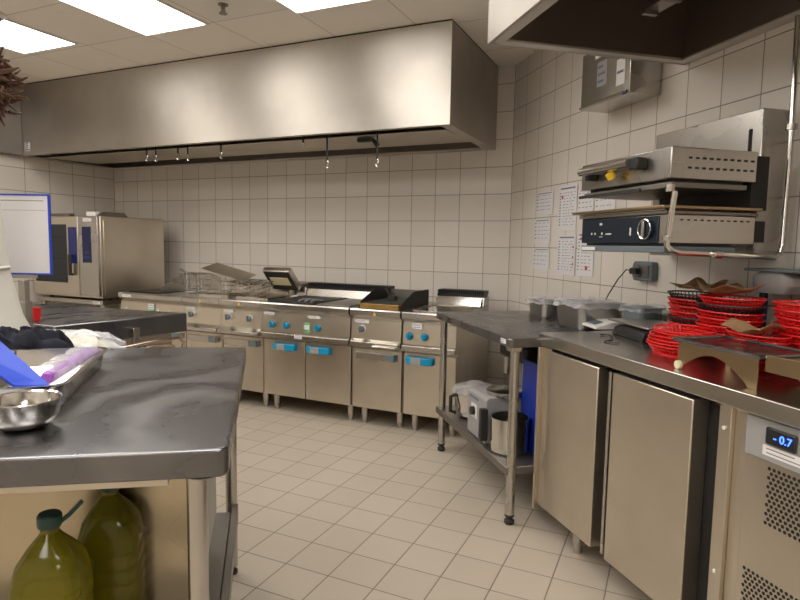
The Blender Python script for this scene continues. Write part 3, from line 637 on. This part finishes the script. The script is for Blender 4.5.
# long dark holder behind scale
t = thing('film_dispenser', 'long low black dispenser against the wall behind the scales', 'dispenser', W(1.95, 2.20, .9305), ROT)
MB().extr([(-.04, 0), (-.04, .05), (-.01, .07), (.05, .07), (.05, 0)], -.20, .12).build('body', 'black', t, .006)
box('end_cap', 'greyd', t, .1205, .15, -.05, .055, 0, .10, .008)

# wall socket
t = thing('wall_socket', 'grey double wall socket on the oblique wall under the grills', 'socket', W(WN - .0012, 2.65, 1.213), ROT)
MB().rr([(.075, .05, .015, 0), (.075, .05, .015, .035), (.068, .043, .015, .042)]).xf(Matrix.Rotation(R(90), 4, 'X')).build('housing', 'greyd', t)
for x in (-.035, .035): MB().rr([(.028, .030, .008, 0), (.028, .030, .008, .006)], (x, 0, .0425)).xf(Matrix.Rotation(R(90), 4, 'X')).build('socket_cover', 'steel_dark', t)
t = thing('power_plug', 'black plug and cable running from the wall socket down behind the scale', 'cable', W(WN - .052, 2.67, 1.213), ROT)
MB().box(-.022, .03, -.035, -.0005, -.016, .016).build('plug', 'black', t, .006)
MB().tube([(-.02, -.02, 0), (-.05, -.03, .005), (-.09, -.05, -.05), (-.12, -.08, -.13), (-.125, -.12, -.21), (-.06, -.15, -.271)], .0032, 6).build('cord', 'black', t)

# ------------------------------------------------------------------ posters on the oblique wall
def poster(Dc, zc, w, h, lab, header=None, dots=None, seed=0, rows=8, hm='ink'):
    t = thing('notice_sheet', lab, 'notice', W(WN - .002, Dc, zc), ROT)
    s = box('sheet', 'paper', t, -w / 2, w / 2, -.0016, 0, -h / 2, h / 2)
    rnd = random.Random(seed); m = MB()
    m.box(-w * .42, w * .40, -.0022, -.0017, h * .42, h * .455)
    for i in range(rows):
        z = h * (.34 - .78 * i / rows)
        m.box(-w * .46, -w * .38, -.0022, -.0017, z - .004, z + .004)
        x = -w * .25
        while x < w * .36:
            ww = rnd.uniform(.01, .03); m.box(x, min(x + ww, w * .42), -.0022, -.0017, z - .0018, z + .0018); x += ww + rnd.uniform(.006, .03)
    m.build('printed_lines', hm, t)
    if header: box('header', header, t, -w * .35, w * .35, -.0028, -.0023, h * .2, h * .38)
    if dots:
        m = MB()
        for (x, z, r) in dots: m.cyl((x * w, -.0023, z * h), (x * w, -.003, z * h), r, 12)
        m.build('round_symbols', 'inkred', t)
poster(3.79, 1.635, .24, .155, 'white table sheet, top of the leftmost column of notices', seed=1, rows=5)
poster(3.81, 1.44, .23, .17, 'white table sheet, middle of the leftmost column of notices', seed=2, rows=5)
poster(3.81, 1.245, .23, .15, 'white table sheet, bottom of the leftmost column of notices', seed=3, rows=4)
poster(3.48, 1.585, .22, .29, 'tall white notice with a red symbol, top of the second column', dots=[(-.3, .25, .012)], seed=4, rows=12)
poster(3.47, 1.28, .22, .26, 'tall white notice with an orange side strip, bottom of the second column', dots=[(.38, -.05, .008), (.38, -.22, .008), (.38, .2, .008)], seed=5, rows=11)
poster(3.265, 1.615, .17, .15, 'white notice at the top of the third column beside the upper grill', dots=[(.25, .25, .008)], seed=6, rows=4)
poster(3.245, 1.29, .18, .27, 'white notice with a large red dot, bottom of the third column', dots=[(.1, -.32, .014), (-.3, .35, .009)], seed=7, rows=10)
poster(3.06, 1.60, .20, .13, 'small white notice with a blue banner, right of the other notices', header='inkblue', seed=8, rows=3)

# ------------------------------------------------------------------ steel box on the wall
t = thing('wall_box', 'bright steel wall box with labels, hanging below the right hand hood', 'wall box', W(1.835, 3.07, 2.10), ROT)
box('casing', 'steel', t, 0, .445, .0, .181, 0, .30, .004)
MB().cyl((.01, -.008, .008), (.435, -.008, .008), .008, 10).build('bottom_rail', 'steel', t)
labelplate(t, Matrix.Translation((.365, -.0002, .12)), .07, .13, 1, 'white')
labelplate(t, Matrix.Translation((.20, -.0002, .155)), .09, .13, 3, 'grey'); labelplate(t, Matrix.Translation((.18, -.0002, .27)), .10, .05, 1, 'paper', 'inkblue')
box('blue_tab', 'navy', t, .405, .435, -.012, -.0085, -.005, .012)

# ------------------------------------------------------------------ wall grills (salamanders)
t = thing('wall_mounting_panel', 'tall brushed steel mounting box on the wall behind the two grills', 'mounting panel', W(1.90, 2.49, 1.30), ROT)
box('casing', 'steel', t, 0, .613, 0, .1175, 0, .57, .003)
box('slot', 'gap', t, .550, .566, -.002, -.0005, .30, .50)
t = thing('salamander_grill', 'upper wall-mounted steel salamander grill with a round bar handle', 'grill', W(1.45, 2.39, 1.58), ROT)
sl = .58
MB().box(0, sl, .0, .37, .0, .112).build('casing', 'steel', t, .004); MB().box(sl - .04, sl + .003, -.004, .05, .001, .1115).build('corner_trim', 'steel', t, .004)
m = MB()
for z in (.04, .075):
    for i in range(10): m.box(sl + .0005, sl + .0015, .07 + i * .030, .085 + i * .030, z - .0035, z + .0035)
m.build('vent_slots', 'gap', t)
h_ = MB().tube([(.075, -.05, .072), (.41, -.05, .072)], .018, 16).build('bar_handle', 'steel_polish', t)
MB().box(.09, .12, -.04, -.0005, .035, .065).build('handle_bracket', 'black', h_, .004); MB().box(.40, .45, -.045, -.0005, .045, .09).build('handle_bracket', 'black', h_, .004)
plab(MB().tube([(.275, -.045, .048), (.275, -.03, .03)], .018, 10).build('yellow_knob', 'yellow', h_), 'small yellow knob')
box('heating_plate', 'steel_dark', t, .01, .57, .01, .34, -.03, -.0105, .002); box('spacer', 'soot_gap', t, .03, .56, .03, .33, -.010, -.0005)
box('lower_frame', 'soot_gap', t, .0, .42, -.01, .0, -.034, -.022)
box('rear_gap_fill', 'soot_gap', t, .05, .56, .371, .445, -.10, .10)  # block coloured black to paint the dark gap behind the grill
t = thing('salamander_grill', 'lower wall-mounted grill with a dark blue control panel and round dial', 'grill', W(1.45, 2.39, 1.35), ROT)
MB().box(0.02, sl, .0, .38, .0, .105).build('casing', 'steel', t, .004)
cp = box('control_panel', 'teal', t, .028, sl - .045, -.004, -.0005, .0, .10, .002)
m = MB()
for (x, z) in ((.105, .035), (.13, .035), (.18, .035), (.165, .075), (.175, .075)): m.box(x, x + .007, -.0052, -.0042, z, z + .009)
m.box(.165, .19, -.0052, -.0042, .025, .027).box(.21, .25, -.0052, -.0042, .035, .040).box(.37, .378, -.0052, -.0042, .03, .06); m.build('panel_symbols', 'white', cp)
dl = MB().tube([(.475, -.0045, .052), (.475, -.018, .052)], .038, 24).build('dial', 'teal', cp)
MB().xf(Matrix.Identity(4)).tube([(.475 + .036 * math.cos(a), -.0185, .052 + .036 * math.sin(a)) for a in [i * math.pi / 12 for i in range(24)]], .003, 6, True).build('dial_ring', 'steel_polish', dl)
box('dial_grip', 'steel', dl, .468, .482, -.028, -.0185, .022, .082, .002)
box('top_plate', 'bronze', t, -.02, sl + .01, -.03, .40, .125, .136, .002); box('rack', 'steel_dark', t, .01, sl, -.01, .39, .106, .118, .002)
m = MB()
for i in range(16): m.cyl((.03 + i * .036, -.012, .1215), (.03 + i * .036, .38, .1215), .003, 6)
m.cyl((.02, -.012, .1215), (sl - .01, -.012, .1215), .003, 6); m.build('grill_rods', 'steel_polish', t)
m = MB()
for i in range(11): m.box(sl + .0005, sl + .0015, .05 + i * .029, .063 + i * .029, .083, .088)
m.build('vent_slots', 'gap', t)
MB().box(.04, .58, -.012, .30, -.035, -.0105).build('drip_tray', 'greyd', t, .004); box('tray_label', 'white', t, .05, .15, -.0145, -.0125, -.03, -.016)
box('tray_gap', 'soot_gap', t, .05, .57, .01, .29, -.010, -.0005)
box('mounting_arm', 'soot_gap', t, .1, .56, .381, .445, .01, .09)
# tubes
t = thing('steam_pipe', 'bent steel pipe framing the lower grill, running up the wall at the right', 'pipe', (0, 0, 0))
P = [W(1.435, 1.765, 1.53), W(1.43, 1.785, 1.345), W(1.45, 1.783, 1.325), W(1.48, 1.78, 1.318), W(1.92, 1.80, 1.305), W(1.95, 1.805, 1.32), W(1.96, 1.808, 1.36), W(1.965, 1.81, 1.65), W(1.965, 1.82, 2.19)]
MB().tube(P, .0105, 12).build('pipe', 'steel_polish', t)
for q in ((W(1.43, 1.785, 1.53), W(1.43, 1.785, 1.555), .016), (W(1.43, 1.785, 1.36), W(1.43, 1.785, 1.375), .016), (W(1.62, 1.774, 1.314), W(1.65, 1.772, 1.313), .015), (W(1.965, 1.812, 1.78), W(1.965, 1.812, 1.80), .02)): MB().cyl(*q, 12).build('coupling', 'steel', t)
t = thing('heat_riser', 'dark vertical duct strip beside the mounting box at the right edge', 'duct', W(1.99, 1.70, 1.20), ROT)
box('duct', 'steel_v', t, .0, .05, -.03, .025, 0, .99, .002)

# ------------------------------------------------------------------ baskets
def basket_mesh(name, m, a=.145, b=.10, h=.045):
    k = MB(); seg = 40
    def el(f, z, s=seg): return [((a * f) * math.cos(2 * math.pi * i / s), (b * f) * math.sin(2 * math.pi * i / s), z) for i in range(s)]
    rim = [[], [], [], []]
    out = []
    for (f, z) in ((.985, h), (1.03, h + .001), (1.04, h - .004), (1.0, h - .007), (.975, h - .006), (.985, h)): out.append(el(f, z))
    k.loft(out, True, False, False)
    for f, z in ((.90, h * .55), (.80, .008)): k.tube(el(f, z), .0028, 4, True)
    for i in range(seg):
        c, s_ = math.cos(2 * math.pi * (i + .5) / seg), math.sin(2 * math.pi * (i + .5) / seg)
        k.tube([(a * .985 * c, b * .985 * s_, h - .005), (a * .90 * c, b * .90 * s_, h * .55), (a * .80 * c, b * .80 * s_, .008)], .0026, 4)
    k.lathe([(.80, .0), (.81, .004), (.78, .006)], sx=a, sy=b, seg=seg)
    return k
def place_stack(N, D, z0, n, step, tilt, cols, where, group, sc=1., jit=.006, top_is=0, rz=0.):
    rnd = random.Random(int(D * 100))
    for i in range(n):
        col = cols[i % len(cols)]
        cname = {'red': 'red', 'blackb': 'black'}[col]
        fromtop = n - 1 - i
        o = 'lowest' if (n > 1 and i == 0) else ['topmost', 'second from top', 'third from top', 'fourth from top', 'fifth from top', 'sixth from top', 'seventh from top'][fromtop]
        lab = f'{cname} basket, {o} in {where}'
        key = col
        src = BSK[key].get('o')
        if src is None:
            e = thing('food_basket', lab, 'basket', (0, 0, 0), 0, group)
            basket_mesh('b', col).build('basket', col, e)
            BSK[key]['o'] = e; ob = e
        else: ob = dup(src, (0, 0, 0), None, lab, group)
        ob['group'] = group; ob['label'] = lab
        ob.location = W(N + rnd.uniform(-jit, jit) + tilt * i * .1, D + rnd.uniform(-jit, jit), z0 + i * step)
        ob.rotation_euler = (rnd.uniform(-.02, .02) + tilt, rnd.uniform(-.02, .02), ROT + rz + rnd.uniform(-.06, .06)); ob.scale = (sc, sc, sc)
BSK = {'red': {}, 'blackb': {}}
r_, k_ = 'red', 'blackb'
place_stack(1.82, 2.08, .932, 8, .0255, 0, [r_, r_, r_, k_, r_, r_, r_, k_], 'the far left tall stack by the wall', 'baskets in the far left stack', .85)
place_stack(1.76, 1.825, .932, 8, .0262, 0, [r_, k_, r_, r_, r_, r_, k_, r_], 'the wide middle stack', 'baskets in the wide middle stack', .90)
place_stack(1.68, 1.62, .932, 5, .0215, 0, [r_, r_, r_, r_, r_], 'the low stack behind the steel rack', 'baskets in the low stack', .75)
place_stack(1.84, 1.535, .932, 8, .0255, 0, [r_, k_, r_, r_, r_, r_, r_, r_], 'the tall stack at the right edge', 'baskets in the right edge stack', 1.04)
place_stack(1.58, 1.885, .934, 6, .0115, R(4), [r_], 'the low front stack beside the black scale', 'baskets in the low front stack', .85, rz=.1)
def crumple(N, D, z, w, d, lab, seed, amp=.02):
    rnd = random.Random(seed)
    def fn(u, v):
        x = (u - .5) * w; y = (v - .5) * d
        return (x, y, amp * noise.noise(Vector((x * 14 + seed, y * 14, seed))) + amp * 2.2 * abs(u - .5) ** 1.5 * (1 + .5 * math.sin(seed + 6 * v)))
    o = MB().grid(fn, 10, 10).build('wrapping_paper', 'kraft', None, solid=.0012)
    o.location = W(N, D, z); o.rotation_euler = (0, 0, ROT + rnd.uniform(-.5, .5)); tag(o, lab, 'paper')
crumple(1.82, 2.07, 1.168, .19, .15, 'brown kraft paper crumpled on the far left basket stack', 3, .03)
crumple(1.76, 1.84, 1.174, .19, .16, 'brown kraft paper crumpled on the wide middle basket stack', 8, .028)
crumple(1.68, 1.64, 1.058, .15, .13, 'brown kraft paper crumpled on the low basket stack behind the rack', 5, .028)
# grey machine at right
t = thing('sealing_machine', 'grey machine with a flat dark lid behind the right edge basket stack', 'machine', W(1.945, 1.79, .9305), ROT)
MB().rr([(.012, .012, .004, 0), (.012, .012, .004, .24)], (-.07, .0, 0)).build('stand', 'dispblue', t)
MB().rr([(.06, .05, .02, .2405), (.085, .06, .03, .27), (.085, .06, .03, .30), (.06, .05, .02, .32)], (0, 0, 0)).build('head', 'grey', t)
MB().box(-.11, .13, -.065, .06, .3205, .332).build('lid', 'greyd', t, .004)

# ------------------------------------------------------------------ plate rack on the counter
t = thing('plate_stand', 'low bronze metal stand with a worn steel plate at the front of the counter', 'stand', W(1.405, 1.665, .9305), ROT + R(1))
# arch side (local x runs along, z up)
def arch(y, L_=.315):
    pts = [(0, 0), (.02, 0)]
    for i in range(13):
        f = i / 12; pts.append((.02 + (L_ - .06) * f, .012 + .055 * math.sin(math.pi * f)))
    pts += [(L_ - .03, 0), (L_, 0), (L_, .092), (0, .092)]
    return MB().extr([(p[0], p[1]) for p in pts], 0, .003).xf(Matrix.Translation((0, y, 0)) @ Matrix(((0, 1, 0, 0), (1, 0, 0, 0), (0, 0, 1, 0), (0, 0, 0, 1))))
arch(0).build('side_panel', 'bronze', t); arch(.20).build('side_panel', 'bronze', t)
MB().rr([(.175, .115, .012, .0925), (.182, .117, .012, .100), (.178, .113, .012, .104), (.17, .105, .012, .1045), (.165, .10, .01, .099)], (.16, .10, 0)).build('plate', 'steel_top', t)
MB().box(.338, .50, .0, .004, .060, .108).box(.338, .50, .0045, .22, .060, .064).build('side_tray', 'bronze', t, .001)
plab(MB().cyl((.01, -.012, .014), (.01, -.001, .014), .014, 16).build('foot_roller', 'cream', t), 'cream plastic foot')

# ------------------------------------------------------------------ prep table (front left)
FR = Vector((-.818, .937)); BR = Vector((-1.568, 1.91))
FL = FR + 1.05 * Vector((-math.cos(R(34.9)), -math.sin(R(34.9)))); BL = BR + 1.05 * Vector((-math.cos(R(30.5)), -math.sin(R(30.5))))
cP = Vector((-1.6, 1.13))
def PP(a, b):   # a 0..1 right->left, b 0..1 front->back, local
    p = FR * (1 - a) * (1 - b) + FL * a * (1 - b) + BR * (1 - a) * b + BL * a * b
    return tuple(p - cP)
t = thing('prep_table', 'worn steel prep table in the left foreground with panelled underside', 'table', (cP.x, cP.y, 0))
MB().prism(rpoly([PP(1, 0), PP(0, 0), PP(0, 1), PP(1, 1)], [0, .03, .01, 0]), .838, .90).build('worktop', 'steel_top', t, .007, 3)
m = MB().prism([PP(.95, .055), PP(.125, .055), PP(.125, .075), PP(.95, .075)], .80, .8375); m.build('apron', 'steel_v', t)
def lp(a, b): return PP(a, b)
pf = plab(MB().prism([PP(.95, .33), PP(.118, .33), PP(.118, .345), PP(.95, .345)], .30, .837).build('back_panel', 'steel_dirty', t), 'stained steel panel')
for (a, b) in ((.068, .06), (.055, .90), (.93, .075), (.93, .93)):
    x, y = PP(a, b)
    lg = MB().cyl((x, y, .03), (x, y, .8375), .022, 16).build('leg', 'steel', t)
    MB().lathe([(.022, 0), (.022, .012), (.014, .016), (.014, .0295)], (x, y, 0), 12).build('foot', 'rubber', lg)
MB().prism([PP(.90, .12), PP(.055, .12), PP(.055, .87), PP(.90, .87)], .245, .272).build('lower_shelf', 'steel_dark', t, .003)
MB().prism([PP(.052, .13), PP(.030, .13), PP(.030, .90), PP(.052, .90)], .225, .290).build('shelf_edge', 'steel_dark', t, .003)
MB().lathe([(.04, 0), (.05, .006), (.05, .0125)], (*PP(.055, .055), .825), 20).build('corner_bracket', 'black', t)
MB().prism([PP(.06, .10), PP(.053, .10), PP(.053, .30), PP(.06, .30)], .60, .837).build('hanging_flap', 'grey', t)

def squircle(hw, r, z, c=(0, 0, 0)): return (hw, hw, r, z)
def jug(x, y, rz, lab):
    t = thing('oil_jug', lab, 'jug', (x, y, .2732), rz); t.scale = (.93, .93, 1.16)
    h = [(.070, .02, 0), (.078, .03, .01), (.080, .035, .02)]
    z = .03
    while z < .22: h += [(.080, .035, z), (.076, .033, z + .008), (.080, .035, z + .016)]; z += .035
    h += [(.078, .04, .245), (.068, .04, .28), (.050, .04, .305), (.030, .029, .325), (.021, .0205, .335), (.021, .0205, .345)]
    MB().rr([(a, a, r, zz) for a, r, zz in h]).build('bottle', 'oil', t)
    plab(MB().lathe([(.026, .3455), (.028, .35), (.028, .368), (.024, .372)], seg=24).build('cap', 'capgreen', t), 'dark green screw cap')
    plab(MB().tube([(.022, 0, .352), (.045, 0, .366), (.075, 0, .392)], .005, 8).build('carry_handle', 'capgreen', t), 'dark green handle')
    q = plab(MB().box(-.06, .06, -.0835, -.081, .10, .20).build('label', 'paper', t), 'white label with red script')
    m = MB(); 
    for i in range(9): m.tube([(-.045 + i * .0105, -.0842, .180), (-.041 + i * .0105, -.0842, .187 + .004 * (i % 3)), (-.037 + i * .0105, -.0842, .180)], .0013, 5)
    m.build('script', 'inkred', q)
jug(-1.262, .846, R(36), 'large jug of olive-coloured oil under the front of the prep table')
jug(-1.315, 1.05, R(216), 'second jug of oil standing behind the front jug under the prep table')

# things on the prep table
t = thing('steel_bowl', 'small round steel bowl at the front left of the prep table', 'bowl', (-1.322, .838, .9005))
MB().lathe([(.035, 0), (.055, .008), (.070, .03), (.0745, .064), (.077, .066), (.0755, .068), (.072, .065), (.067, .032), (.052, .012), (.0, .006)], seg=40, cap1=False).build('bowl', 'steel_polish', t)
# deep tray
a0 = math.atan2(.437, -.373)   # long side direction
rr_c = Vector((-1.362, .968)); u = Vector((math.cos(a0), math.sin(a0))); v = Vector((-u.y, u.x))
hw_, hd_ = .285, .165
ctr = rr_c + u * hw_ + v * hd_
t = thing('deep_tray', 'rectangular steel tray holding a purple roll and a blue binder on the prep table', 'food pan', (ctr.x, ctr.y, .9005), a0)
MB().rr([(hw_ * .9, hd_ * .86, .03, 0), (hw_ * .92, hd_ * .88, .035, .005), (hw_ * .955, hd_ * .93, .04, .058), (hw_, hd_, .045, .060), (hw_, hd_, .045, .0635), (hw_ * .95, hd_ * .92, .04, .0625), (hw_ * .91, hd_ * .87, .035, .008), (hw_ * .5, hd_ * .5, .03, .005)]).build('tray', 'steel_polish', t)
# binder leaning in the tray
def plate(name, pts, th, m, lab, cat, loc=(0, 0, 0)):
    P = [Vector(p) for p in pts]; n = (P[1] - P[0]).cross(P[3] - P[0]).normalized() * th
    c = sum(P, Vector()) / 4
    k = MB(); k.loft([[tuple(p - c) for p in P], [tuple(p - c + n) for p in P]]); o = k.build(name, m, None, .002); o.location = c
    return tag(o, lab, cat)
plate('binder', [(-1.405, .960, .962), (-1.475, .912, .962), (-1.69, .85, 1.10), (-1.75, 1.01, 1.075)], .012, 'bluefolder', 'royal blue binder leaning out of the steel tray', 'binder')
t = thing('film_roll', 'purple film-wrapped roll lying in the steel tray', 'roll', (-1.515, 1.02, .953))
pdir = Vector((-1.735 + 1.49, 1.345 - 1.02, .0))
MB().tube([(0, 0, 0), tuple(pdir * .05), tuple(pdir * .95), tuple(pdir)], [.014, .018, .018, .013], 20).build('roll', 'purple', t)
def fn(u_, v_):
    q = pdir * (u_ * 1.05 - .03); a = -1.3 + 3.9 * v_; s = Vector((pdir.y, -pdir.x, 0)).normalized()
    rad = .027 + .010 * noise.noise(Vector((u_ * 9, v_ * 5, 1))) + (.05 * max(0, v_ - .72))
    p = q - s * math.cos(a) * rad * -1 + Vector((0, 0, math.sin(a) * rad)); return tuple(p)
plab(MB().grid(fn, 26, 14).build('loose_film', 'film', t), 'crumpled clear film')
def blob(name, loc, sx, sy, sz, m, lab, cat, seed, amp=.35, fr=9., rz=0., fold=0.):
    k = MB()
    def fn(u_, v_):
        th = 2 * math.pi * u_; ph = math.pi / 2 * v_
        r = 1 + amp * noise.noise(Vector((math.cos(th) * math.cos(ph) * fr * .2 + seed, math.sin(th) * math.cos(ph) * fr * .2, math.sin(ph) * 2)))
        z = math.sin(ph) * (1 + amp * noise.noise(Vector((math.cos(th) * fr * .3, math.sin(th) * fr * .3 + seed, ph * 3)))) + fold * abs(math.sin(th * 3 + ph * 5)) * math.cos(ph) * math.sin(ph)
        return (sx * r * math.cos(th) * math.cos(ph), sy * r * math.sin(th) * math.cos(ph), max(0, sz * z))
    k.grid(fn, 64, 24)
    o = k.build(name, m, None, ang=60); o.location = loc; o.rotation_euler = (0, 0, rz); return tag(o, lab, cat)
blob('folded_garment', (-2.08, 1.315, .9008), .18, .11, .095, 'cloth', 'rumpled dark navy garment behind the steel tray on the prep table', 'garment', 4, .35, 14, R(30), .5)
blob('plastic_packet', (-2.16, 1.53, .9008), .16, .075, .045, 'cream', 'cream packet in clear plastic at the back of the prep table', 'packet', 9, .25, 14, R(33), .3)
o = blob('plastic_bag', (-2.15, 1.53, .9006), .20, .10, .06, 'film', 'loose clear plastic bag around the cream packet', 'plastic bag', 12, .35, 20, R(33), .5)

# ------------------------------------------------------------------ camera
yaw, pitch, roll = -.43021011, -.09399017, .01709647
cyw, syw = math.cos(yaw), math.sin(yaw); cp_, sp_ = math.cos(pitch), math.sin(pitch)
f = Vector((syw * cp_, cyw * cp_, sp_)); r = Vector((cyw, -syw, 0)); uu = r.cross(f)
c_, s_ = math.cos(roll), math.sin(roll)
r2 = c_ * r + s_ * uu; u2 = -s_ * r + c_ * uu
cam = bpy.data.cameras.new('camera'); co = bpy.data.objects.new('camera', cam); C.objects.link(co)
co.matrix_world = Matrix(((r2.x, u2.x, -f.x, 0), (r2.y, u2.y, -f.y, 0), (r2.z, u2.z, -f.z, 1.33), (0, 0, 0, 1)))
cam.sensor_width = 36; cam.lens = 36 * 589.23 / 800; cam.clip_start = .02
bpy.context.scene.camera = co
w = bpy.data.worlds.new('world'); bpy.context.scene.world = w; w.use_nodes = True
w.node_tree.nodes['Background'].inputs[0].default_value = (.8, .75, .68, 1); w.node_tree.nodes['Background'].inputs[1].default_value = .05
vs = bpy.context.scene.view_settings; vs.view_transform = 'Standard'; vs.look = 'None'; vs.exposure = .34; vs.gamma = 1.
